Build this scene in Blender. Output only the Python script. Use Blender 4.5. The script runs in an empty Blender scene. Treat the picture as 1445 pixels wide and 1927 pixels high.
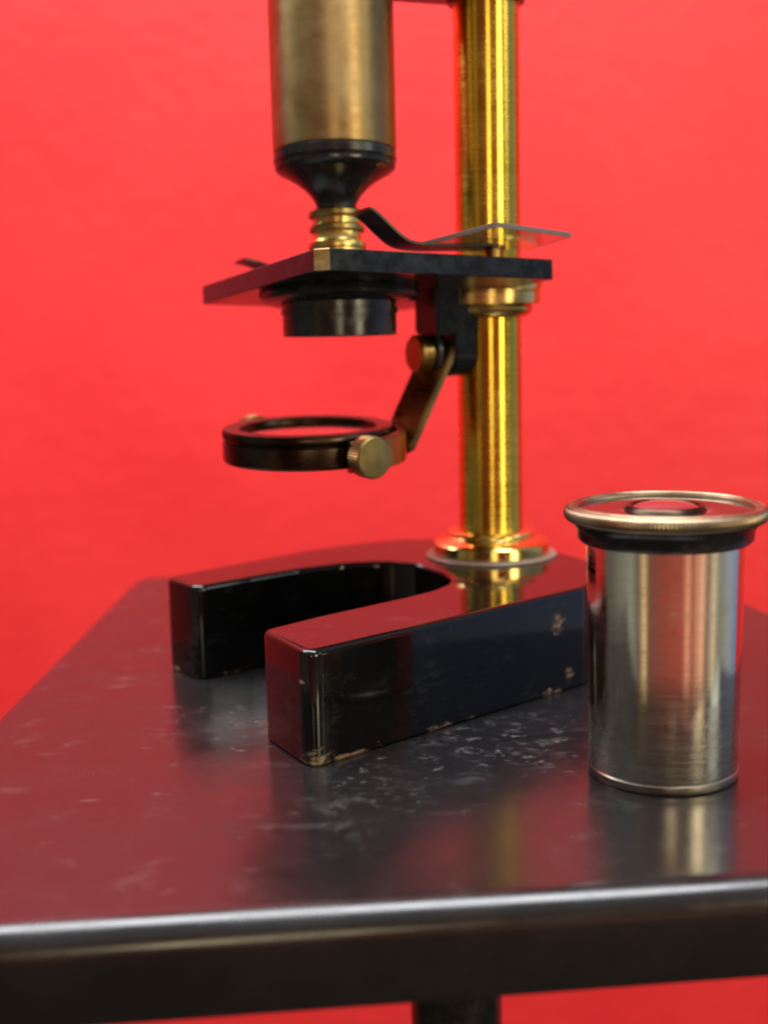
import bpy, bmesh, math, random
from mathutils import Vector, Matrix
random.seed(7)
S = 0.001                                   # the script is written in millimetres
TABLE_Z = 740.0                             # table top above the floor
scene = bpy.context.scene
col = scene.collection

# ------------------------------------------------------------------ camera
def W(x, y, z):                             # mm, z measured from the table top
    return Vector((x * S, y * S, (z + TABLE_Z) * S))

cam_d = bpy.data.cameras.new('camera')
cam = bpy.data.objects.new('camera', cam_d)
col.objects.link(cam)
pitch, roll = math.radians(8.77), math.radians(1.3)
fwd = Vector((0, math.cos(pitch), -math.sin(pitch)))
r0 = Vector((1, 0, 0)); u0 = r0.cross(fwd)
rgt = r0 * math.cos(roll) - u0 * math.sin(roll)
upv = rgt.cross(fwd)
m = Matrix((rgt, upv, -fwd)).transposed().to_4x4()
m.translation = W(0, 0, 79)
cam.matrix_world = m
cam_d.sensor_fit = 'VERTICAL'
cam_d.sensor_height = 36.0
cam_d.lens = 36.0 * 2469.0 / 1927.0
cam_d.clip_start = 0.01
cam_d.clip_end = 50.0
cam_d.dof.use_dof = True
cam_d.dof.focus_distance = 0.238
cam_d.dof.aperture_fstop = 12.0
scene.camera = cam

# ------------------------------------------------------------------ view
scene.view_settings.view_transform = 'Standard'
scene.view_settings.look = 'None'
scene.view_settings.exposure = 0.0
scene.view_settings.gamma = 1.0
scene.cycles.filter_width = 2.0                # the phone picture is a little soft all over

# ------------------------------------------------------------------ world: dim room, colour streaks painted in by direction for the reflections
world = bpy.data.worlds.new('World'); scene.world = world
world.use_nodes = True
wn = world.node_tree.nodes; wl = world.node_tree.links
bg = wn['Background']
tc = wn.new('ShaderNodeTexCoord')
sx = wn.new('ShaderNodeSeparateXYZ'); wl.new(tc.outputs['Generated'], sx.inputs[0])
def wmath(op, a, b=0.0):
    t = wn.new('ShaderNodeMath'); t.operation = op
    for i, v in enumerate((a, b)):
        if isinstance(v, (int, float)): t.inputs[i].default_value = v
        else: wl.new(v, t.inputs[i])
    return t.outputs[0]
def wramp(fac, stops):
    r = wn.new('ShaderNodeValToRGB'); el = r.color_ramp.elements
    while len(el) < len(stops): el.new(0.5)
    for e_, (p, c) in zip(el, stops): e_.position = p; e_.color = (*c, 1)
    wl.new(fac, r.inputs['Fac']); return r.outputs['Color']
ns = wn.new('ShaderNodeTexNoise'); ns.inputs['Scale'].default_value = 2.6; ns.inputs['Detail'].default_value = 3.0
wl.new(tc.outputs['Generated'], ns.inputs['Vector'])
az = wmath('ADD', wmath('DIVIDE', wmath('ARCTAN2', sx.outputs[0], wmath('MULTIPLY', sx.outputs[1], -1.0)), 2 * math.pi), 0.5)
az = wmath('ADD', az, wmath('MULTIPLY', wmath('SUBTRACT', ns.outputs['Fac'], 0.5), 0.05))
deg = lambda d: d / 360.0 + 0.5
side_streaks = wramp(az, [(deg(-130), (0.20, 0.06, 0.05)), (deg(-95), (0.10, 0.10, 0.085)), (deg(-62), (0.16, 0.16, 0.13)), (deg(-52), (0.08, 0.06, 0.045)),
                   (deg(-44), (0.50, 0.33, 0.15)), (deg(-36), (0.12, 0.06, 0.04)), (deg(-14), (0.20, 0.045, 0.035)), (deg(10), (0.17, 0.04, 0.03)),
                   (deg(22), (0.24, 0.09, 0.055)), (deg(34), (0.16, 0.06, 0.045)), (deg(46), (0.26, 0.15, 0.085)), (deg(54), (0.09, 0.08, 0.08)),
                   (deg(68), (0.12, 0.13, 0.155)), (deg(84), (0.23, 0.29, 0.48)), (deg(112), (0.34, 0.41, 0.62)), (deg(135), (0.24, 0.20, 0.18))])  # painted bands, tinted for what the brass and nickel reflect
low_streaks = wramp(az, [(deg(-130), (0.10, 0.05, 0.04)), (deg(-95), (0.12, 0.11, 0.09)), (deg(-62), (0.30, 0.30, 0.25)), (deg(-51), (0.14, 0.11, 0.09)),
                     (deg(-43), (0.85, 0.62, 0.32)), (deg(-35), (0.20, 0.10, 0.07)), (deg(-12), (0.34, 0.075, 0.055)), (deg(12), (0.44, 0.09, 0.065)),
                     (deg(22), (0.95, 0.42, 0.27)), (deg(31), (0.42, 0.12, 0.09)), (deg(43), (1.05, 0.58, 0.36)), (deg(54), (0.22, 0.15, 0.12)),
                     (deg(65), (0.80, 0.66, 0.44)), (deg(75), (0.25, 0.25, 0.21)), (deg(86), (0.32, 0.34, 0.32)), (deg(98), (0.30, 0.36, 0.42)),
                     (deg(118), (0.16, 0.23, 0.44)), (deg(135), (0.12, 0.10, 0.09))])  # painted reflections of the person behind the camera, with bright strips added
def wmix(f, a, b):
    t = wn.new('ShaderNodeMix'); t.data_type = 'RGBA'
    wl.new(f, t.inputs[0]); wl.new(a, t.inputs[6])
    if isinstance(b, tuple): t.inputs[7].default_value = (*b, 1)
    else: wl.new(b, t.inputs[7])
    return t.outputs[2]
def wstep(v, a, b):
    t = wn.new('ShaderNodeMapRange'); t.interpolation_type = 'SMOOTHSTEP'
    t.inputs['From Min'].default_value = a; t.inputs['From Max'].default_value = b
    wl.new(v, t.inputs['Value']); return t.outputs['Result']
room = wmix(wstep(sx.outputs[2], -0.10, -0.22), side_streaks, low_streaks)
room = wmix(wstep(sx.outputs[2], -0.29, -0.36), room, (0.036, 0.037, 0.031))
room = wmix(wstep(sx.outputs[2], 0.45, 0.65), room, (0.34, 0.33, 0.31))
wl.new(room, bg.inputs['Color'])
bg.inputs['Strength'].default_value = 1.0

# ------------------------------------------------------------------ lamps of the room
def lamp(name, loc, target, sx, sy, power, color):
    d = bpy.data.lights.new(name, 'AREA')
    d.shape = 'RECTANGLE'; d.size = sx; d.size_y = sy
    d.energy = power; d.color = color
    o = bpy.data.objects.new(name, d); col.objects.link(o)
    p = Vector(loc) + Vector((0, 0, TABLE_Z * S)); t = Vector(target) + Vector((0, 0, TABLE_Z * S))
    o.location = p
    o.rotation_euler = (t - p).to_track_quat('-Z', 'Y').to_euler()
    return o
lamp('ceiling_lamp', (-0.30, 0.38, 0.90), (-0.12, 0.72, 0.10), 1.6, 0.32, 28.0, (0.94, 0.96, 1.0))
lamp('warm_lamp', (0.10, -2.2, 0.30), (0.03, 0.3, 0.08), 0.42, 0.50, 6.0, (1.0, 0.83, 0.50))
lamp('side_lamp', (1.50, -1.40, 0.38), (0.03, 0.3, 0.06), 0.48, 0.65, 16.0, (1.0, 0.86, 0.55))
lamp('window_lamp', (1.98, -0.50, 0.90), (0.0, 0.26, 0.02), 0.55, 0.42, 5.0, (0.90, 0.97, 0.84))

# ------------------------------------------------------------------ node helpers
class NT:
    def __init__(s, name):
        s.m = bpy.data.materials.new(name); s.m.use_nodes = True
        s.n = s.m.node_tree.nodes; s.l = s.m.node_tree.links
        s.p = s.n['Principled BSDF']
        t = s.n.new('ShaderNodeTexCoord')
        mp = s.n.new('ShaderNodeMapping'); mp.inputs['Scale'].default_value = (1000, 1000, 1000)
        s.l.new(t.outputs['Object'], mp.inputs['Vector'])
        s.co = mp.outputs['Vector']                      # object coordinates in millimetres
    def link(s, a, b): s.l.new(a, b)
    def scaled(s, v, sc):
        mp = s.n.new('ShaderNodeMapping'); mp.inputs['Scale'].default_value = sc
        s.l.new(v, mp.inputs['Vector']); return mp.outputs['Vector']
    def noise(s, scale, detail=3, rough=0.55, vec=None, dist=0.0):
        t = s.n.new('ShaderNodeTexNoise')
        t.inputs['Scale'].default_value = scale; t.inputs['Detail'].default_value = detail
        t.inputs['Roughness'].default_value = rough; t.inputs['Distortion'].default_value = dist
        s.l.new(vec or s.co, t.inputs['Vector']); return t.outputs['Fac']
    def voro(s, scale, feature='F1', vec=None, rnd=1.0):
        t = s.n.new('ShaderNodeTexVoronoi'); t.feature = feature
        t.inputs['Scale'].default_value = scale; t.inputs['Randomness'].default_value = rnd
        s.l.new(vec or s.co, t.inputs['Vector']); return t
    def rng(s, v, a, b, c=0.0, d=1.0, smooth=True):
        t = s.n.new('ShaderNodeMapRange'); t.interpolation_type = 'SMOOTHSTEP' if smooth else 'LINEAR'
        t.inputs['From Min'].default_value = a; t.inputs['From Max'].default_value = b
        t.inputs['To Min'].default_value = c; t.inputs['To Max'].default_value = d
        s.l.new(v, t.inputs['Value']); return t.outputs['Result']
    def math(s, op, a, b=0.0, clamp=False):
        t = s.n.new('ShaderNodeMath'); t.operation = op; t.use_clamp = clamp
        for i, v in enumerate((a, b)):
            if isinstance(v, (int, float)): t.inputs[i].default_value = v
            else: s.l.new(v, t.inputs[i])
        return t.outputs[0]
    def mix(s, f, a, b):
        t = s.n.new('ShaderNodeMix'); t.data_type = 'RGBA'
        if isinstance(f, (int, float)): t.inputs[0].default_value = f
        else: s.l.new(f, t.inputs[0])
        for i, v in ((6, a), (7, b)):
            if isinstance(v, tuple): t.inputs[i].default_value = (*v, 1) if len(v) == 3 else v
            else: s.l.new(v, t.inputs[i])
        return t.outputs[2]
    def xyz(s):
        t = s.n.new('ShaderNodeSeparateXYZ'); s.l.new(s.co, t.inputs[0]); return t.outputs
    def near(s, p, r0, r1):                              # 1 inside r0 mm of p, 0 beyond r1
        t = s.n.new('ShaderNodeVectorMath'); t.operation = 'DISTANCE'
        s.l.new(s.co, t.inputs[0]); t.inputs[1].default_value = p
        return s.rng(t.outputs['Value'], r0, r1, 1.0, 0.0)
    def bump(s, h, strength, dist):
        t = s.n.new('ShaderNodeBump'); t.inputs['Strength'].default_value = strength
        t.inputs['Distance'].default_value = dist * S
        s.l.new(h, t.inputs['Height']); s.l.new(t.outputs['Normal'], s.p.inputs['Normal'])
    def set(s, **k):
        names = dict(color='Base Color', rough='Roughness', metal='Metallic', spec='Specular IOR Level',
                     coat='Coat Weight', coat_rough='Coat Roughness', ior='IOR', trans='Transmission Weight',
                     aniso='Anisotropic', anrot='Anisotropic Rotation', alpha='Alpha')
        for a, v in k.items():
            i = s.p.inputs[names[a]]
            if isinstance(v, tuple): i.default_value = (*v, 1)
            elif isinstance(v, (int, float)): i.default_value = v
            else: s.l.new(v, i)
        return s

def metal(name, c0, c1, r0, r1, aniso=0.0, rings=0.0, grime=None, stain_scale=0.12, lines=0.0, low_dull=0.0):
    """turned metal: tone and gloss wander, fine turning marks round the axis"""
    t = NT(name)
    big = t.noise(stain_scale, 4, 0.6)
    stretch = t.noise(1.0, 2, 0.5, t.scaled(t.co, (0.10, 0.10, 2.2)))
    f = t.rng(big, 0.34, 0.68)
    c = t.mix(f, c0, c1)
    if grime:
        c = t.mix(t.rng(t.noise(0.32, 5, 0.7), 0.50, 0.78, 0, 0.5), c, grime)
    if lines:                                            # single darker turning scores
        z = t.xyz()[2]
        w = t.n.new('ShaderNodeTexNoise'); w.noise_dimensions = '1D'
        w.inputs['Scale'].default_value = 1.9; w.inputs['Detail'].default_value = 2
        t.link(z, w.inputs['W'])
        c = t.mix(t.rng(w.outputs['Fac'], 0.56, 0.70, 0, lines), c, tuple(v * 0.35 for v in c0))
    rr = t.math('ADD', t.rng(big, 0.3, 0.7, r0, r1), t.rng(stretch, 0.3, 0.75, -0.03, 0.06))
    if low_dull:                                         # handled and stained towards its lower end
        lo = t.rng(t.math('ADD', t.xyz()[2], t.rng(t.noise(0.16, 4, 0.65), 0.3, 0.7, -6.0, 6.0)), 4.0, 19.0, 1.0, 0.0)
        rr = t.math('ADD', rr, t.math('MULTIPLY', lo, low_dull)); c = t.mix(t.math('MULTIPLY', lo, 0.6), c, tuple(v * 0.62 for v in c0))
    t.set(color=c, rough=rr, metal=1.0)
    if aniso:
        tg = t.n.new('ShaderNodeTangent'); tg.direction_type = 'RADIAL'; tg.axis = 'Z'
        t.link(tg.outputs[0], t.p.inputs['Tangent'])
        t.set(aniso=aniso, anrot=0.25)
    h = t.noise(1.0, 4, 0.7, t.scaled(t.co, (0.05, 0.05, 5.0))) if rings else t.noise(0.8, 4, 0.6)
    t.bump(h, 0.25 if rings else 0.12, rings or 0.05)
    return t.m

def black_paint(name, c=(0.010, 0.010, 0.011), r0=0.16, r1=0.34, spec=0.5, coat=0.0):
    t = NT(name)
    n1 = t.noise(0.25, 5, 0.65); n2 = t.noise(1.6, 3, 0.6)
    t.set(color=t.mix(t.rng(n1, 0.4, 0.75), c, tuple(v * 2.2 for v in c)),
          rough=t.rng(n1, 0.3, 0.72, r0, r1), spec=spec, coat=coat, coat_rough=0.1)
    t.bump(n2, 0.05, 0.05)
    return t.m

def simple(name, c, rough=0.5, metallic=0.0, spec=0.5):
    t = NT(name); n = t.noise(0.7, 4, 0.6)
    t.set(color=t.mix(t.rng(n, 0.3, 0.7), tuple(v * 0.8 for v in c), c), rough=t.rng(n, 0.3, 0.7, rough * 0.8, rough * 1.15),
          metal=metallic, spec=spec)
    t.bump(n, 0.08, 0.05)
    return t.m

M = {}
M['brass'] = metal('polished_brass', (0.70, 0.445, 0.05), (0.82, 0.545, 0.085), 0.20, 0.27, 0.92, 0.005, lines=0.30)
M['brass_bright'] = metal('bright_turned_brass', (0.74, 0.55, 0.17), (0.82, 0.64, 0.25), 0.14, 0.22, 0.0, 0.03)
M['brass_soft'] = metal('soft_brass', (0.58, 0.40, 0.12), (0.68, 0.50, 0.18), 0.24, 0.36, 0.0, 0.03)
M['brass_aged'] = metal('aged_brass', (0.33, 0.215, 0.08), (0.42, 0.295, 0.135), 0.40, 0.50, 0.75, 0.06, grime=(0.22, 0.13, 0.055), stain_scale=0.09)
M['brass_dark'] = metal('dark_lacquered_brass', (0.30, 0.17, 0.05), (0.40, 0.25, 0.08), 0.24, 0.40, 0.0, 0.0)
M['brass_dull'] = metal('dull_brass', (0.27, 0.205, 0.075), (0.34, 0.26, 0.11), 0.30, 0.42, 0.0, 0.0, grime=(0.20, 0.15, 0.07))
M['brass_worn'] = metal('worn_through_brass', (0.55, 0.40, 0.17), (0.66, 0.50, 0.24), 0.34, 0.5, 0.0, 0.0, grime=(0.12, 0.085, 0.05))
M['nickel'] = metal('worn_nickel', (0.76, 0.69, 0.58), (0.86, 0.80, 0.70), 0.08, 0.15, 0.35, 0.02, grime=(0.56, 0.48, 0.38), stain_scale=0.07, low_dull=0.14)
M['nickel_dull'] = metal('dull_nickel', (0.30, 0.26, 0.21), (0.42, 0.37, 0.31), 0.25, 0.4, 0.0, 0.0)
M['rim_metal'] = metal('rubbed_knurled_rim', (0.26, 0.19, 0.115), (0.38, 0.295, 0.19), 0.32, 0.44, 0.0, 0.0, grime=(0.15, 0.10, 0.06))
M['black'] = black_paint('black_lacquer')
M['black_satin'] = black_paint('satin_black', (0.007, 0.009, 0.013), 0.13, 0.21, 0.36)
M['black_bronze'] = metal('blackened_bronze', (0.030, 0.020, 0.014), (0.060, 0.040, 0.026), 0.24, 0.36, 0.0, 0.0)
M['lens_black'] = black_paint('glossy_black_plate', (0.012, 0.008, 0.008), 0.05, 0.12, 0.6)
M['gasket'] = simple('pale_washer', (0.30, 0.23, 0.18), 0.45)
M['steel'] = metal('blued_spring_steel', (0.035, 0.030, 0.028), (0.07, 0.06, 0.05), 0.26, 0.36)
M['mirror'] = simple('silvered_mirror', (0.74, 0.68, 0.66), 0.10, 1.0)

t = NT('clear_glass'); t.set(color=(0.86, 0.86, 0.84), rough=0.03, trans=1.0, ior=1.5); M['glass'] = t.m
t = NT('ground_glass_edge'); t.set(color=(0.20, 0.165, 0.15), rough=0.45, trans=0.25, ior=1.45); M['glass_edge'] = t.m
t = NT('lens_glass'); t.set(color=(0.06, 0.02, 0.03), rough=0.02, spec=1.0, ior=1.7, coat=1.0, coat_rough=0.02); M['lens'] = t.m

# chipped black lacquer of the foot (brown metal and filler bared along the lower edges)
t = NT('chipped_black_lacquer')
x, y, z = t.xyz()
n1 = t.noise(0.30, 5, 0.7); n2 = t.noise(0.9, 4, 0.65); n3 = t.noise(0.12, 3, 0.5)
low = t.rng(z, 0.3, 3.2, 1.0, 0.0)
patch = t.rng(t.noise(0.07, 2, 0.5), 0.40, 0.62, -0.14, 0.03)
sv = t.scaled(t.co, (0.55, 0.55, 1.5))                    # flaking runs along the faces
f1 = t.noise(0.42, 5, 0.7, sv); f2 = t.noise(0.75, 5, 0.72, sv)
c_edge = t.rng(t.math('ADD', t.math('ADD', t.math('MULTIPLY', f1, 0.6), patch), t.math('MULTIPLY', low, 0.36)), 0.60, 0.72)
c_edge = t.math('MULTIPLY', c_edge, t.rng(z, 2.6, 4.4, 1.0, 0.0))
blot = t.math('MAXIMUM', t.near((34.6, 262.0, 14.5), 0.5, 5.5), t.math('MULTIPLY', t.near((37.5, 264.4, 3.5), 0.5, 4.5), 0.9))
blot = t.rng(t.math('ADD', t.math('MULTIPLY', blot, 0.42), t.math('MULTIPLY', f2, 0.6)), 0.60, 0.78, 0.0, 0.9)
toe = t.math('ADD', t.near((-12.5, 222.0, 0.5), 0.5, 8.0), t.near((-14.5, 222.3, 15.0), 0.2, 3.2))
toe = t.rng(t.math('ADD', t.math('MULTIPLY', toe, 0.40), t.math('MULTIPLY', f2, 0.5)), 0.55, 0.68, 0.0, 0.9)
chip = t.math('MAXIMUM', t.math('MAXIMUM', c_edge, blot), toe)
grey = t.rng(t.math('MULTIPLY', t.noise(0.55, 5, 0.75, sv), t.rng(n3, 0.35, 0.7, 0.75, 1.1)), 0.50, 0.70, 0.0, 0.45)
ctan = t.mix(t.rng(n2, 0.35, 0.65), (0.12, 0.075, 0.045), (0.33, 0.225, 0.135))
cb = t.mix(grey, (0.0035, 0.0037, 0.004), (0.026, 0.028, 0.030))
t.set(color=t.mix(chip, cb, ctan), spec=0.5,
      rough=t.math('ADD', t.math('MULTIPLY', chip, 0.35), t.rng(n1, 0.3, 0.75, 0.05, 0.13)))
t.bump(t.math('SUBTRACT', t.math('ADD', t.math('MULTIPLY', n1, 0.2), t.math('MULTIPLY', t.noise(0.14, 2), 1.2)), chip), 0.25, 0.07)
M['foot'] = t.m

# scuffed black table lacquer
t = NT('scuffed_black_table_lacquer')
def arcs(scale, lo, hi, sel, vec=None):
    v = t.voro(scale, 'F1', vec)
    band = t.math('MULTIPLY', t.rng(v.outputs['Distance'], lo, lo + 0.07), t.rng(v.outputs['Distance'], hi - 0.02, hi + 0.09, 1, 0))
    pick = t.n.new('ShaderNodeSeparateColor'); t.link(v.outputs['Color'], pick.inputs[0])
    band = t.math('MULTIPLY', band, t.rng(pick.outputs[0], sel, sel + 0.02))
    return t.math('MULTIPLY', band, t.rng(t.noise(0.42, 3, 0.6), 0.46, 0.62))
wob = t.n.new('ShaderNodeVectorMath'); wob.operation = 'ADD'
nz = t.n.new('ShaderNodeTexNoise'); nz.inputs['Scale'].default_value = 0.16; nz.inputs['Detail'].default_value = 3
t.link(t.co, nz.inputs['Vector'])
sc = t.n.new('ShaderNodeVectorMath'); sc.operation = 'SCALE'; sc.inputs['Scale'].default_value = 5.0
t.link(nz.outputs['Color'], sc.inputs[0]); t.link(t.co, wob.inputs[0]); t.link(sc.outputs[0], wob.inputs[1])
wv = wob.outputs[0]
zone = t.math('MAXIMUM', t.near((24, 231, 0), 5, 24), t.math('MULTIPLY', t.near((-31, 247, 0), 5, 18), 0.45))
zone = t.math('MAXIMUM', zone, t.math('MULTIPLY', t.near((-4, 205, 0), 4, 24), 0.45))
zone = t.math('MULTIPLY', zone, t.rng(t.noise(0.14, 3, 0.6), 0.40, 0.60))
a1 = arcs(0.105, 0.34, 0.42, 0.30, wv)
a2 = arcs(0.17, 0.24, 0.34, 0.45, wv)
def specks(scale, sel, r, vec):
    spk = t.voro(scale, 'F1', vec)
    sp = t.n.new('ShaderNodeSeparateColor'); t.link(spk.outputs['Color'], sp.inputs[0])
    return t.math('MULTIPLY', t.rng(spk.outputs['Distance'], 0.02, r, 1, 0), t.rng(sp.outputs[1], sel, sel + 0.02))
wide = t.scaled(wv, (0.55, 1.25, 1))
sk = t.math('ADD', t.math('MULTIPLY', specks(0.13, 0.86, 0.36, wide), 0.05), t.math('MULTIPLY', specks(0.34, 0.978, 0.45, wide), 0.12))
smear = t.rng(t.noise(0.11, 5, 0.72, wv), 0.55, 0.75)
frag = t.rng(t.noise(0.22, 6, 0.70, wide), 0.50, 0.80)
def ring(c, r, w):                                        # a faint round print left by something set down
    d = t.n.new('ShaderNodeVectorMath'); d.operation = 'DISTANCE'
    t.link(wv2, d.inputs[0]); d.inputs[1].default_value = (*c, 0)
    return t.math('MULTIPLY', t.rng(d.outputs['Value'], r - 2 * w, r), t.rng(d.outputs['Value'], r, r + w, 1, 0))
sc2 = t.n.new('ShaderNodeVectorMath'); sc2.operation = 'MULTIPLY_ADD'
t.link(nz.outputs['Color'], sc2.inputs[0]); sc2.inputs[1].default_value = (1.6, 1.6, 0); 
ofs = t.n.new('ShaderNodeVectorMath'); ofs.operation = 'SUBTRACT'; t.link(t.co, ofs.inputs[0]); ofs.inputs[1].default_value = (0.8, 0.8, 0)
t.link(ofs.outputs[0], sc2.inputs[2]); wv2 = sc2.outputs[0]
prints = None
for c, r, w in (((-28, 254), 3.6, 0.5), ((-27, 246.5), 3.8, 0.5), ((-26.5, 241), 3.4, 0.6), ((-25.5, 234), 4.2, 0.6),
                ((17, 230), 4.4, 0.9), ((27, 235), 5.6, 1.0), ((2, 219), 6.5, 1.0)):
    q = ring(c, r, w); prints = q if prints is None else t.math('MAXIMUM', prints, q)
prints = t.math('MULTIPLY', prints, t.rng(t.noise(0.24, 4, 0.65), 0.50, 0.72, 0.0, 0.26))
patchy = t.math('MULTIPLY', t.near((-27, 245, 0), 5, 14), 0.045)
marks = t.math('ADD', t.math('MAXIMUM', prints, patchy), t.math('MULTIPLY', t.math('MAXIMUM', a1, a2), t.math('ADD', t.math('MULTIPLY', zone, 0.26), 0.010)))
marks = t.math('ADD', marks, t.math('ADD', sk, t.math('MULTIPLY', t.math('MULTIPLY', frag, zone), 0.40)), True)
dust = t.math('ADD', marks, t.math('MULTIPLY', smear, t.math('ADD', t.math('MULTIPLY', zone, 0.14), 0.06)), True)
topmask = t.rng(t.xyz()[2], -1.2, -0.2)                   # the rubbed top face only
dust = t.math('MULTIPLY', dust, topmask)
t.set(color=t.mix(dust, (0.011, 0.010, 0.0105), (0.42, 0.41, 0.40)), spec=0.72,
      rough=t.math('ADD', t.rng(t.noise(0.08, 5, 0.65), 0.3, 0.7, 0.18, 0.28), t.math('ADD', t.math('MULTIPLY', dust, 0.25), t.rng(t.xyz()[2], -1.0, -0.1, 0.0, 0.0))))
t.bump(t.noise(0.30, 3, 0.5), 0.05, 0.10)
M['table'] = t.m

# red wall paint, rolled on
t = NT('red_wall_paint')
n1 = t.noise(0.075, 4, 0.55); n2 = t.noise(0.30, 3, 0.5); n3 = t.noise(0.008, 3, 0.5)
t.set(color=t.mix(t.rng(n3, 0.3, 0.7), (0.76, 0.028, 0.031), (0.81, 0.035, 0.038)), rough=0.42, spec=0.4)
t.bump(t.math('ADD', n1, t.math('MULTIPLY', n2, 0.3)), 0.60, 1.5)
M['wall'] = t.m

# ------------------------------------------------------------------ object helpers
def link_mesh(name, verts, faces, mat, parent=None, mats=None, fmat=None, matrix=None, angle=32):
    me = bpy.data.meshes.new(name)
    me.from_pydata([tuple(Vector(v) * S) for v in verts], [], faces)
    for mm in (mats or [mat]): me.materials.append(mm)
    if fmat:
        for p, i in zip(me.polygons, fmat): p.material_index = i
    bm = bmesh.new(); bm.from_mesh(me)
    bmesh.ops.recalc_face_normals(bm, faces=bm.faces); bm.to_mesh(me); bm.free()
    for p in me.polygons: p.use_smooth = len(p.vertices) < 9       # broad caps stay flat
    me.set_sharp_from_angle(angle=math.radians(angle))
    o = bpy.data.objects.new(name, me); col.objects.link(o)
    o.matrix_world = matrix or Matrix.Translation((0, 0, TABLE_Z * S))
    if parent is not None: adopt(o, parent)
    return o

def adopt(o, parent):
    mw = o.matrix_world.copy()
    bpy.context.view_layer.update()
    o.parent = parent
    o.matrix_parent_inverse = parent.matrix_world.inverted()
    o.matrix_world = mw

def frame(origin, zaxis, xhint=(1, 0, 0)):
    z = Vector(zaxis).normalized(); x = Vector(xhint); x = (x - z * x.dot(z)).normalized(); y = z.cross(x)
    mm = Matrix((x, y, z)).transposed().to_4x4(); mm.translation = W(*origin)
    return mm

def lathe(name, prof, mat, parent, origin, axis=(0, 0, 1), seg=96, xhint=(1, 0, 0), knurl=None, closed=False, a0=0, a1=360, mats=None, fidx=None):
    """prof: list of (r, h); knurl: {index: depth}; the mesh keeps its own axis as local Z"""
    full = (a1 - a0) >= 360
    n = seg if full else seg + 1
    vs, fs, fm = [], [], []
    for i, (r, h) in enumerate(prof):
        for k in range(n):
            a = math.radians(a0 + (a1 - a0) * k / seg)
            rr = r
            if knurl and i in knurl and k % 2: rr -= knurl[i]
            vs.append((rr * math.cos(a), rr * math.sin(a), h))
    rings = len(prof)
    for i in range(rings if closed else rings - 1):
        j = (i + 1) % rings
        for k in range(seg):
            k2 = (k + 1) % n
            fs.append((i * n + k, i * n + k2, j * n + k2, j * n + k)); fm.append(fidx[i] if fidx else 0)
    if not closed and full:
        if prof[0][0] > 1e-6: fs.append(tuple(range(n))[::-1]); fm.append(fidx[0] if fidx else 0)
        if prof[-1][0] > 1e-6: fs.append(tuple((rings - 1) * n + k for k in range(n))); fm.append(fidx[-1] if fidx else 0)
    if closed and not full:
        fs.append(tuple(i * n for i in range(rings))); fs.append(tuple(i * n + seg for i in range(rings))[::-1]); fm += [0, 0]
    return link_mesh(name, vs, fs, mat, parent, matrix=frame(origin, axis, xhint), mats=mats, fmat=fm if fidx else None)

def fillet(pts, steps=6):
    """pts: (x, y, r) closed polygon -> rounded outline"""
    out = []; n = len(pts)
    for i in range(n):
        p0, p1, p2 = (Vector(pts[(i + k) % n][:2]) for k in (-1, 0, 1)); r = pts[i][2]
        if r <= 0: out.append(p1); continue
        d0 = (p0 - p1); d2 = (p2 - p1); l0, l2 = d0.length, d2.length; d0 /= l0; d2 /= l2
        ang = math.acos(max(-1, min(1, d0.dot(d2))))
        cut = min(r / math.tan(ang / 2), l0 * 0.499, l2 * 0.499)
        a, b = p1 + d0 * cut, p1 + d2 * cut
        for k in range(steps + 1):
            u = k / steps
            out.append(a * (1 - u) ** 2 + p1 * 2 * u * (1 - u) + b * u ** 2)
    res = []
    for p in out:
        if not res or (p - res[-1]).length > 1e-3: res.append(p)
    if (res[0] - res[-1]).length < 1e-3: res.pop()
    return res

def area2(o): return sum(o[i].x * o[(i + 1) % len(o)].y - o[(i + 1) % len(o)].x * o[i].y for i in range(len(o)))

def slab(name, outline, levels, mat, parent=None, matrix=None, mats=None, edge_mat=None, fan=None):
    """outline extruded through levels [(z, inset)], capped both ends"""
    o = outline if area2(outline) > 0 else outline[::-1]
    n = len(o); nrm = []
    levels = list(levels) + [(levels[-1][0], levels[-1][1] + 0.15)]   # a flat lip keeps the cap's shading level
    for i in range(n):
        e0 = (o[i] - o[i - 1]).normalized(); e1 = (o[(i + 1) % n] - o[i]).normalized()
        a = Vector((e0.y, -e0.x)); b = Vector((e1.y, -e1.x)); v = (a + b)
        v = v / max(v.length, 1e-6); v /= max(v.dot(a), 0.5); nrm.append(v)
    vs, fs, fm = [], [], []
    for z, ins in levels:
        for i in range(n): q = o[i] - nrm[i] * ins; vs.append((q.x, q.y, z))
    for L in range(len(levels) - 1):
        for i in range(n):
            j = (i + 1) % n
            fs.append((L * n + i, L * n + j, (L + 1) * n + j, (L + 1) * n + i))
            fm.append(edge_mat(o[i], o[j]) if edge_mat else 0)
    L = (len(levels) - 1) * n
    fs.append(tuple(range(n))[::-1]); fm.append(0)
    if fan:                                              # top cap fanned out from one inner point
        vs.append((*fan, levels[-1][0])); c = len(vs) - 1
        for i in range(n): fs.append((L + i, L + (i + 1) % n, c)); fm.append(0)
    else:
        fs.append(tuple(L + i for i in range(n))); fm.append(0)
    return link_mesh(name, vs, fs, mat, parent, matrix=matrix, mats=mats, fmat=fm, angle=40)

def rounded(h, r, bot=0.3, steps=5):
    L = [(0, bot), (bot, 0)]
    for k in range(steps + 1):
        a = math.pi / 2 * k / steps
        L.append((h - r + r * math.sin(a), r - r * math.cos(a)))
    return L

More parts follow.
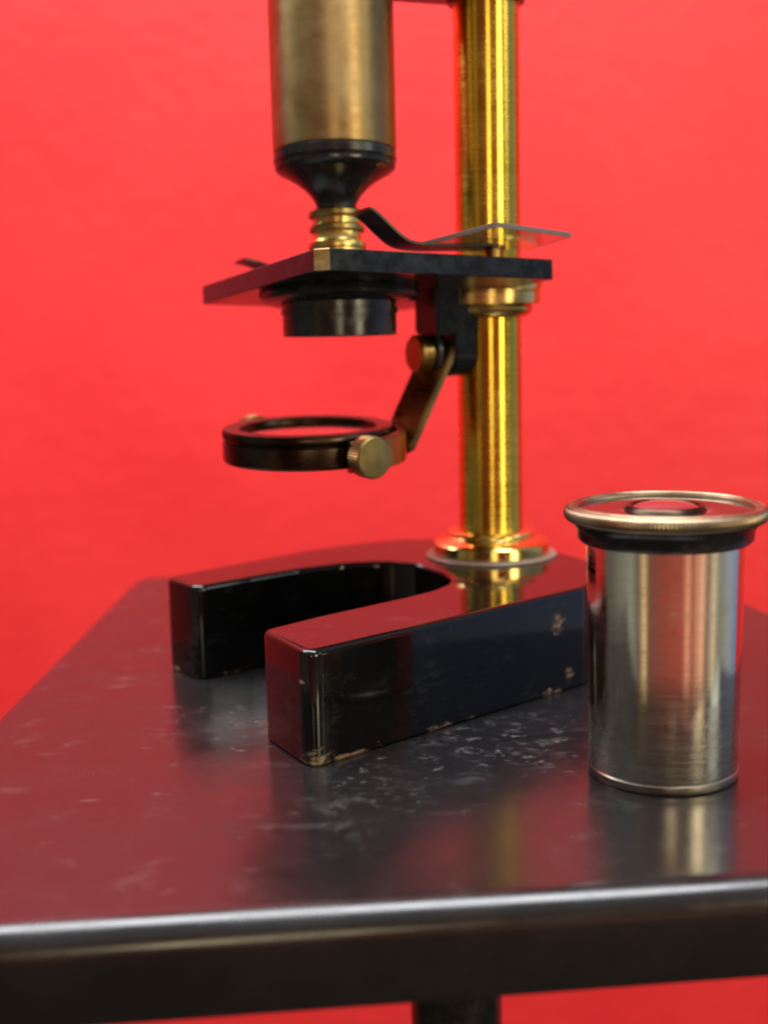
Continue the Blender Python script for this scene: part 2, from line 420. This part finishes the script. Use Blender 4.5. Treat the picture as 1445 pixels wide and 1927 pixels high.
def sweep(name, path, width_vec, thick, mat, parent, matrix):
    """flat strip: path of (x, z) stations in the local frame, width along local y between y0 and y1"""
    y0, y1 = width_vec; vs, fs = [], []
    n = len(path)
    for i, (x, z) in enumerate(path):
        p, q = path[max(i - 1, 0)], path[min(i + 1, n - 1)]
        tx, tz = q[0] - p[0], q[1] - p[1]; l = math.hypot(tx, tz); nx, nz = -tz / l * thick / 2, tx / l * thick / 2
        w = 1.0 if 0 < i < n - 1 else 0.55
        yc = (y0 + y1) / 2; hw = (y1 - y0) / 2 * w
        vs += [(x - nx, yc - hw, z - nz), (x + nx, yc - hw, z + nz), (x + nx, yc + hw, z + nz), (x - nx, yc + hw, z - nz)]
    for i in range(n - 1):
        for k in range(4):
            fs.append((i * 4 + k, i * 4 + (k + 1) % 4, i * 4 + 4 + (k + 1) % 4, i * 4 + 4 + k))
    fs.append((3, 2, 1, 0)); e = (n - 1) * 4; fs.append((e, e + 1, e + 2, e + 3))
    return link_mesh(name, vs, fs, mat, parent, matrix=matrix, angle=50)

def catmull(p, k=6):
    out = []
    for i in range(len(p) - 1):
        a, b, c, d = p[max(i - 1, 0)], p[i], p[i + 1], p[min(i + 2, len(p) - 1)]
        for s in range(k):
            u = s / k
            out.append(tuple(0.5 * (2 * b[j] + (c[j] - a[j]) * u + (2 * a[j] - 5 * b[j] + 4 * c[j] - d[j]) * u * u + (3 * b[j] - a[j] - 3 * c[j] + d[j]) * u ** 3) for j in range(len(b))))
    out.append(tuple(p[-1])); return out

def empty(name, loc, label, cat):
    o = bpy.data.objects.new(name, None); col.objects.link(o)
    o.location = W(*loc); o.empty_display_size = 0.01
    o['label'] = label; o['category'] = cat
    bpy.context.view_layer.update()
    return o

# ------------------------------------------------------------------ wall
def grid_wall():
    o = link_mesh('wall', [(-1900, 850, -740), (1300, 850, -740), (1300, 850, 1900), (-1900, 850, 1900),
                           (-1900, 1150, -740), (1300, 1150, -740), (1300, 1150, 1900), (-1900, 1150, 1900)],
                  [(0, 1, 2, 3), (4, 7, 6, 5), (0, 4, 5, 1), (3, 2, 6, 7), (0, 3, 7, 4), (1, 5, 6, 2)], M['wall'])
    o['kind'] = 'structure'
grid_wall()

# ------------------------------------------------------------------ table
table = empty('table', (10, 280, -740), 'small black lacquered table with scuffed glossy top against the red wall', 'table')
top = slab('tabletop', fillet([(-81.8, 156.8, 10), (133, 178.0, 10), (83, 408.5, 12), (-77.0, 395, 8.5)], 8),
           [(-14.0, 0.6), (-13.4, 0.0), (-4.3, 0.0)] + [(-4.3 + 4.3 * math.sin(math.pi / 2 * k / 10), 4.3 - 4.3 * math.cos(math.pi / 2 * k / 10)) for k in range(1, 11)],
           M['table'], table, fan=(20.0, 262.0))
lathe('table_leg', [(42, -740), (42, -735), (12, -728), (10, -700), (10, -14.5)], M['black'], table, (13.5, 270, 0), seg=48)

# ------------------------------------------------------------------ microscope
scope = empty('microscope', (25.2, 306, 0), 'antique brass microscope with black horseshoe foot standing on the black table', 'microscope')
foot_pts = [(-13.8, 219.3, 2.8), (-23.2, 236.8, 2.8), (-13, 247.2, 6), (3.7, 262, 8), (9.4, 267.8, 8), (13.0, 274, 8), (14.2, 281, 8),
            (12.6, 288.5, 8), (8, 296.3, 8), (0, 300.8, 9), (-9.2, 299.6, 9), (-20, 294, 9), (-30, 285.8, 9), (-40.6, 276.6, 2.8),
            (-49.4, 288.2, 2.8), (-32, 305.2, 9), (-18, 318.6, 9), (-6, 326.6, 9), (6, 330.6, 9), (18, 330.4, 9), (30, 324.4, 9),
            (39.2, 313, 9), (46, 299, 9), (48.4, 287, 9), (46.5, 275, 9), (41.0, 267, 6)]
slab('foot', fillet(foot_pts, 6), rounded(21.0, 1.2, 0.4), M['foot'], scope)

CX, CY = 25.2, 306.0
lathe('gasket', [(13, 21.0), (15.2, 21.0), (15.4, 21.3), (15.0, 21.7), (13, 21.8)], M['gasket'], scope, (CX, CY, 0))
fl = [(13.4, 21.75), (13.65, 22.0), (13.65, 25.4), (13.4, 25.9), (12.6, 26.5), (11.4, 27.0), (10.6, 27.5), (10.2, 28.1),
      (10.35, 28.5), (10.45, 29.0), (10.3, 29.5), (9.8, 29.9), (9.0, 30.0), (8.2, 30.05), (7.5, 30.1)]
lathe('foot_flange', [(r, 21.75 + (h - 21.75) * 0.68) for r, h in fl], M['brass_bright'], scope, (CX, CY, 0), seg=128)
lathe('column', [(7.5, 22.0), (7.45, 60), (7.45, 92), (7.4, 140), (7.4, 190)], M['brass'], scope, (CX, CY, 0), seg=128)
cl = [(7.6, 76.6), (8.6, 76.8), (9.6, 77.3), (10.1, 78.1), (10.2, 78.8), (9.8, 79.3), (9.9, 79.55), (11.6, 79.6), (11.9, 79.9), (12.0, 82.3),
      (11.8, 82.6), (11.8, 82.75), (12.3, 82.9), (12.4, 83.3), (12.5, 87.6), (7.5, 87.7)]
lathe('collar', cl, M['brass_bright'], scope, (CX, CY, 0), seg=128)

# stage frame: a runs towards the column, b away from the viewer, c up
N0 = Vector((-11.26, 254.81, 91.03))
A = Vector((0.879, 0.475, -0.044)).normalized(); B = Vector((-0.477, 0.874, -0.092)); B = (B - A * B.dot(A)).normalized(); Cc = A.cross(B)
def stage_pt(a, b, c): return N0 + A * a + B * b + Cc * c
SM = Matrix((A, B, Cc)).transposed().to_4x4(); SM.translation = W(*N0)
OPT = stage_pt(18.8, 29.3, 0)

notch = []
for k in range(13):
    an = math.radians(-90 - 180 * k / 12)
    notch.append((57.0 + 8.0 * math.cos(an), 29.0 + 8.0 * math.sin(an), 0))
outl = [(1.9, -0.3, 0.0), (54.6, 0, 0.5)] + [(54.6, 20.9, 0.3)] + [p for p in notch if p[0] < 54.4] + [(54.6, 37.1, 0.3), (54.6, 63, 0.8), (0, 63, 1.2), (-0.3, 1.9, 0.0)]
outl[0] = (2.3, 0, 0.0); outl[-1] = (0, 2.3, 0.0)
corner = lambda p, q: 1 if (p - Vector((0, 2.3))).length < 0.2 and (q - Vector((2.3, 0))).length < 0.2 or (q - Vector((0, 2.3))).length < 0.2 and (p - Vector((2.3, 0))).length < 0.2 else 0
stage = slab('stage', fillet(outl, 4), [(-4.2, 0.15), (-4.05, 0.0), (-0.15, 0.0), (0.0, 0.15)], M['black_satin'], scope, SM,
             mats=[M['black_satin'], M['brass_worn']], edge_mat=corner)
stage['label'] = 'square black stage with brass showing at its worn near corner'
# spring clips
def clip(m, b0, b1, da, parent, curl=1.0):
    path = catmull([(44 + da, 2.9), (36 + da, 2.6), (29 + da, 2.2), (23.5 + da, 2.3), (20.6 + da, 3.1), (17.9 + da, 5.0), (15.6 + da, 6.9), (13.6 + da, 8.3), (12.4 + da, 8.6)], 5)
    path = [(px, 2.3 + (pz - 2.3) * curl if px - da < 24 else pz) for px, pz in path]
    o = sweep('stage_clip', path, (b0, b1), 0.55, M['steel'], parent, m)
    return o
clip(SM, 2.6, 10.2, 0, stage)
clip(SM, 46.5, 53.0, -8.0, stage, 0.32)
for bb, aa in ((6.4, 44.0), (49.7, 36.0)):
    lathe('clip_post', [(2.0, 0.0), (2.0, 2.4), (2.6, 2.5), (2.6, 3.2)], M['brass_dark'], stage, tuple(stage_pt(aa, bb, 0)), Cc, seg=32)

# objective, nosepiece and body tube on the optical axis (square to the stage)
ob_drop, np_drop = 0.8, 1.9
ob = [(4.2, 2.2), (5.6, 2.2), (5.8, 2.6), (5.8, 5.2), (6.25, 5.4), (6.35, 6.0), (6.25, 6.6), (5.6, 6.9), (5.35, 7.3), (5.3, 8.7),
      (5.6, 8.9), (5.95, 9.2), (5.95, 10.1), (5.6, 10.4), (5.3, 10.6), (5.3, 11.7), (5.7, 11.9), (6.1, 12.3), (6.1, 13.2), (5.7, 13.6), (4.2, 13.8)]
dk = [0] * len(ob)
for i in (10, 11, 12, 16, 17, 18, 19): dk[i] = 1
ob = [(r, h - ob_drop if h > 2.3 else h) for r, h in ob]
lathe('objective', ob, None, scope, tuple(OPT), Cc, seg=96, mats=[M['brass_soft'], M['brass_dull']], fidx=dk)
np_ = [(4.1, 13.5), (4.2, 14.4), (4.5, 15.4), (5.1, 16.7), (6.0, 18.0), (7.1, 19.2), (8.4, 20.4), (9.9, 21.5), (11.3, 22.4), (12.4, 23.0),
       (13.0, 23.6), (13.1, 24.2), (12.8, 24.5), (12.9, 24.8), (13.3, 25.1), (13.3, 26.8), (13.0, 27.1)]
np_ = [(r, h - (ob_drop + (np_drop - ob_drop) * min(1.0, (h - 13.5) / 9.0))) for r, h in np_]
lathe('nosepiece', np_, M['black'], scope, tuple(OPT), Cc, seg=128)
lathe('body_tube', [(12.8, 25.1), (13.2, 25.35), (13.35, 26), (13.5, 60), (13.6, 110), (12.6, 112)], M['brass_aged'], scope, tuple(OPT), Cc, seg=128)

# limb that joins tube and column above the frame
top_c = OPT + Cc * 63
limb_dir = Vector((CX, CY, 0)) - Vector((top_c.x, top_c.y, 0)); limb_len = limb_dir.length; limb_dir.normalize()
lm = frame((top_c.x, top_c.y, 147.0), (0, 0, 1), limb_dir)
limb = slab('limb', fillet([(8, -6, 2), (limb_len, -8.8, 4), (limb_len + 8.8, 0, 6), (limb_len, 8.8, 4), (8, 6, 2)], 6), [(-0.2, 0.7), (0.5, 0), (14, 0), (15, 0.7)], M['black'], scope, lm)
lathe('limb_sleeve', [(7.6, 145.6), (8.4, 145.6), (8.7, 145.9), (8.7, 172), (7.6, 172.2)], M['black'], limb, (CX, CY, 0), seg=64)

# substage condenser
OX, OY = OPT.x, OPT.y
zc = OPT.z - 13.9
cond = lathe('condenser', [(9.0, zc + 0.6), (10.6, zc + 0.1), (12.2, zc), (12.4, zc + 0.3), (12.4, zc + 7.6), (12.0, zc + 8.0), (12.0, zc + 10)], M['black'], scope, (OX, OY, 0), seg=96)
lathe('condenser_flange', [(11.5, -7.3), (15.6, -7.0), (17.2, -6.4), (17.5, -5.6), (17.2, -4.25), (11, -4.22)], M['black'], cond, tuple(OPT), Cc, seg=96)
lathe('diaphragm_ring', [(12.3, zc + 4.6), (12.75, zc + 4.7), (12.75, zc + 5.8), (12.3, zc + 5.9)], M['black'], cond, (OX, OY, 0), seg=96)

# bracket under the stage in front of the column: u towards the optical axis, v away from the viewer
U = Vector((-0.88, -0.475, 0)).normalized(); V = Vector((-U.y, U.x, 0)) * -1
if V.y < 0: V = -V
def br(u, v, z): return Vector((CX, CY, z)) + U * u + V * v
BM = Matrix((U, V, U.cross(V))).transposed().to_4x4()
def boxpts(u0, u1, v0, v1, z0, z1, r=0.5):
    vs = [tuple(br(u, v, z)) for z in (z0, z1) for u, v in ((u0, v0), (u1, v0), (u1, v1), (u0, v1))]
    return vs, [(0, 3, 2, 1), (4, 5, 6, 7), (0, 1, 5, 4), (1, 2, 6, 5), (2, 3, 7, 6), (3, 0, 4, 7)]
def bevel_obj(o, w, seg=2):
    bm = bmesh.new(); bm.from_mesh(o.data)
    bmesh.ops.bevel(bm, geom=[e for e in bm.edges if e.is_manifold and e.calc_face_angle() > 0.6], offset=w * S, segments=seg, affect='EDGES')
    for f in bm.faces: f.smooth = True
    bm.to_mesh(o.data); bm.free(); o.data.set_sharp_from_angle(angle=math.radians(35))
vs, fs = boxpts(6.0, 17.0, -5.0, 5.0, 73.2, 84.6)
bracket = link_mesh('bracket', vs, fs, M['black_satin'], scope); bevel_obj(bracket, 0.5)
# rounded lug that carries the pivot
lug = []
for k in range(17):
    an = math.pi * k / 16
    lug.append((5.0 * math.cos(an), 68.6 - 5.0 * math.sin(an)))
lug = [(5.0, 74.0)] + lug + [(-5.0, 74.0)]
vs = [tuple(br(u, v, z)) for u in (6.6, 12.2) for v, z in lug]; n = len(lug)
fs = [tuple(range(n)), tuple(range(n, 2 * n))] + [(i, (i + 1) % n, n + (i + 1) % n, n + i) for i in range(n)]
o = link_mesh('pivot_lug', vs, fs, M['black_satin'], bracket); bevel_obj(o, 0.35)

# mirror arm, washer, pivot screw
def plate_between(name, P, Q, wdir, half_w, th, mat, parent):
    P, Q = Vector(P), Vector(Q); d = (Q - P); L = d.length; d.normalize(); w = Vector(wdir); w = (w - d * w.dot(d)).normalized(); nn = d.cross(w)
    pts = [( -half_w * math.sin(math.pi * k / 12), half_w * math.cos(math.pi * k / 12)) for k in range(13)]
    pts += [(L + half_w * 0.5 * math.sin(math.pi * k / 12), -half_w * math.cos(math.pi * k / 12)) for k in range(13)]
    vs = [tuple(P + d * x + w * y + nn * s) for s in (-th / 2, th / 2) for x, y in pts]; n = len(pts)
    fs = [tuple(range(n)), tuple(range(n, 2 * n))] + [(i, (i + 1) % n, n + (i + 1) % n, n + i) for i in range(n)]
    o = link_mesh(name, vs, fs, mat, parent); bevel_obj(o, 0.35); return o
P = br(13.8, 0, 68.8); Q = Vector((3.6, 290.5, 49.4))
arm = plate_between('mirror_arm', P, Q, V + U * 0.30, 4.8, 2.0, M['brass_dark'], scope)
piv = br(15.0, 0, 69.0)
lathe('washer', [(1, 0), (5.0, 0), (5.2, 0.3), (5.2, 1.2), (4.8, 1.5), (1, 1.5)], M['black'], arm, tuple(br(15.2, 0, 69.0)), U, seg=48)
lathe('pivot_screw', [(1, 1.5), (4.0, 1.5), (4.2, 1.8), (4.2, 4.6), (3.8, 5.0), (0.0, 5.1)], M['brass_dark'], arm, tuple(br(15.2, 0, 69.0)), U, seg=48)

# mirror in its fork
MC = Vector((-16.0, 283.7, 0)); mz = 53.9
mt = Vector((0.0, -math.sin(math.radians(2.6)), math.cos(math.radians(2.6))))
G = Vector((0.57, -0.82, 0)).normalized()
mo = (MC.x, MC.y, mz)
bez = [(14.3, -1.7), (14.5, -0.2), (14.8, 0.5), (15.4, 0.75), (16.4, 0.6), (17.4, 0.75), (18.2, 0.6), (18.55, 0.0), (18.55, -1.0), (18.2, -1.5), (17.9, -1.65),
       (17.9, -1.85), (18.5, -2.0), (18.55, -2.3), (18.55, -5.9), (18.2, -6.4), (17.4, -6.5)]
frame_o = lathe('mirror_frame', bez, M['black_bronze'], scope, mo, mt, seg=220, knurl={7: 0.16, 8: 0.16})
mg = [(14.4, -0.6)] + [(14.4 * math.cos(math.pi / 2 * k / 8), -0.6 - 0.7 * math.sin(math.pi / 2 * k / 8)) for k in range(1, 9)]
mg = [(r if r > 1e-4 else 0.0, h) for r, h in mg]
lathe('mirror_glass', mg, M['mirror'], frame_o, mo, mt, seg=96)
# fork band: half ring from one screw round to the other on the column side
fk = [(19.3, -6.9), (21.0, -6.9), (21.2, -6.7), (21.2, -0.7), (21.0, -0.5), (19.3, -0.5)]
fork = lathe('mirror_fork', fk, M['brass_dark'], scope, mo, mt, seg=72, xhint=G, closed=True, a0=-8, a1=188)
for s, nm in ((1, 'near'), (-1, 'far')):
    g = (G - mt * G.dot(mt)).normalized() * s
    c = Vector(mo) + mt * (-3.5) + g * 20.9
    kn = [(1.2, -0.5), (1.4, 0.6), (4.0, 0.7), (4.35, 1.0), (4.35, 4.2), (4.0, 4.6), (2.6, 4.75), (0.0, 4.8)]
    lathe('thumb_screw', kn, M['brass_dull'], fork, tuple(c), tuple(g), seg=96, knurl={3: 0.18, 4: 0.18})

# ------------------------------------------------------------------ glass slide on the stage clip
ga = [(30.2, 14.5), (31.4, -13.6), (53.6, -7.8), (54.9, 9.3)]
gl = slab('glass_slide', [Vector(p) for p in ga], [(3.35, 0.08), (3.43, 0), (4.27, 0), (4.35, 0.08)], M['glass'], None, SM, mats=[M['glass'], M['glass_edge']], edge_mat=lambda p, q: 1)
gl['label'] = 'thin clear glass slide lying on the stage clip beside the brass column'; gl['category'] = 'glass slide'

# ------------------------------------------------------------------ eyepiece
EX, EY = 46.6, 215.0
eye = empty('eyepiece', (EX, EY, 0), 'nickel microscope eyepiece with knurled rim standing upright on the table corner', 'eyepiece')
lathe('body', [(12.2, 1.8), (12.45, 1.85), (12.52, 2.2), (12.75, 20), (12.95, 40.4)], M['nickel'], eye, (EX, EY, 0), seg=128)
lathe('bottom_ring', [(11.8, 0), (12.2, 0.0), (12.5, 0.3), (12.58, 0.8), (12.55, 1.5), (12.35, 1.75), (12.2, 1.9)], M['nickel_dull'], eye, (EX, EY, 0), seg=128)
lathe('rim_flange', [(12.9, 40.0), (13.9, 40.1), (14.4, 40.6), (14.5, 42.0), (14.9, 42.9), (15.4, 43.3), (13, 43.4)], M['black'], eye, (EX, EY, 0), seg=128)
rim = [(14.8, 43.2)]
for k in range(13):
    an = math.radians(-100 + 200 * k / 12); rim.append((15.45 + 1.3 * math.cos(an), 44.8 + 1.3 * math.sin(an)))
rim += [(15.0, 46.25), (14.8, 46.0), (14.5, 45.9), (14.3, 45.6), (14.2, 45.0)]
lathe('knurled_rim', rim, M['rim_metal'], eye, (EX, EY, 0), seg=320, knurl={k: 0.17 for k in range(4, 11)})
plate = lathe('top_plate', [(14.25, 45.1), (14.2, 45.45), (14.0, 45.5), (7.4, 45.5), (6.8, 45.35), (6.0, 45.3), (0.0, 45.2)], M['lens_black'], eye, (EX, EY, 0), seg=96)
lathe('lens_ring', [(6.9, 45.3), (6.6, 45.75), (6.2, 46.05), (5.8, 46.05), (5.5, 45.8), (5.4, 45.2)], M['black_bronze'], plate, (EX, EY, 0), seg=96)
lathe('lens', [(5.6 * math.cos(math.pi / 2 * k / 10), 45.4 + 1.1 * math.sin(math.pi / 2 * k / 10)) for k in range(10)] + [(0.0, 46.5)], M['lens'], plate, (EX, EY, 0), seg=96)
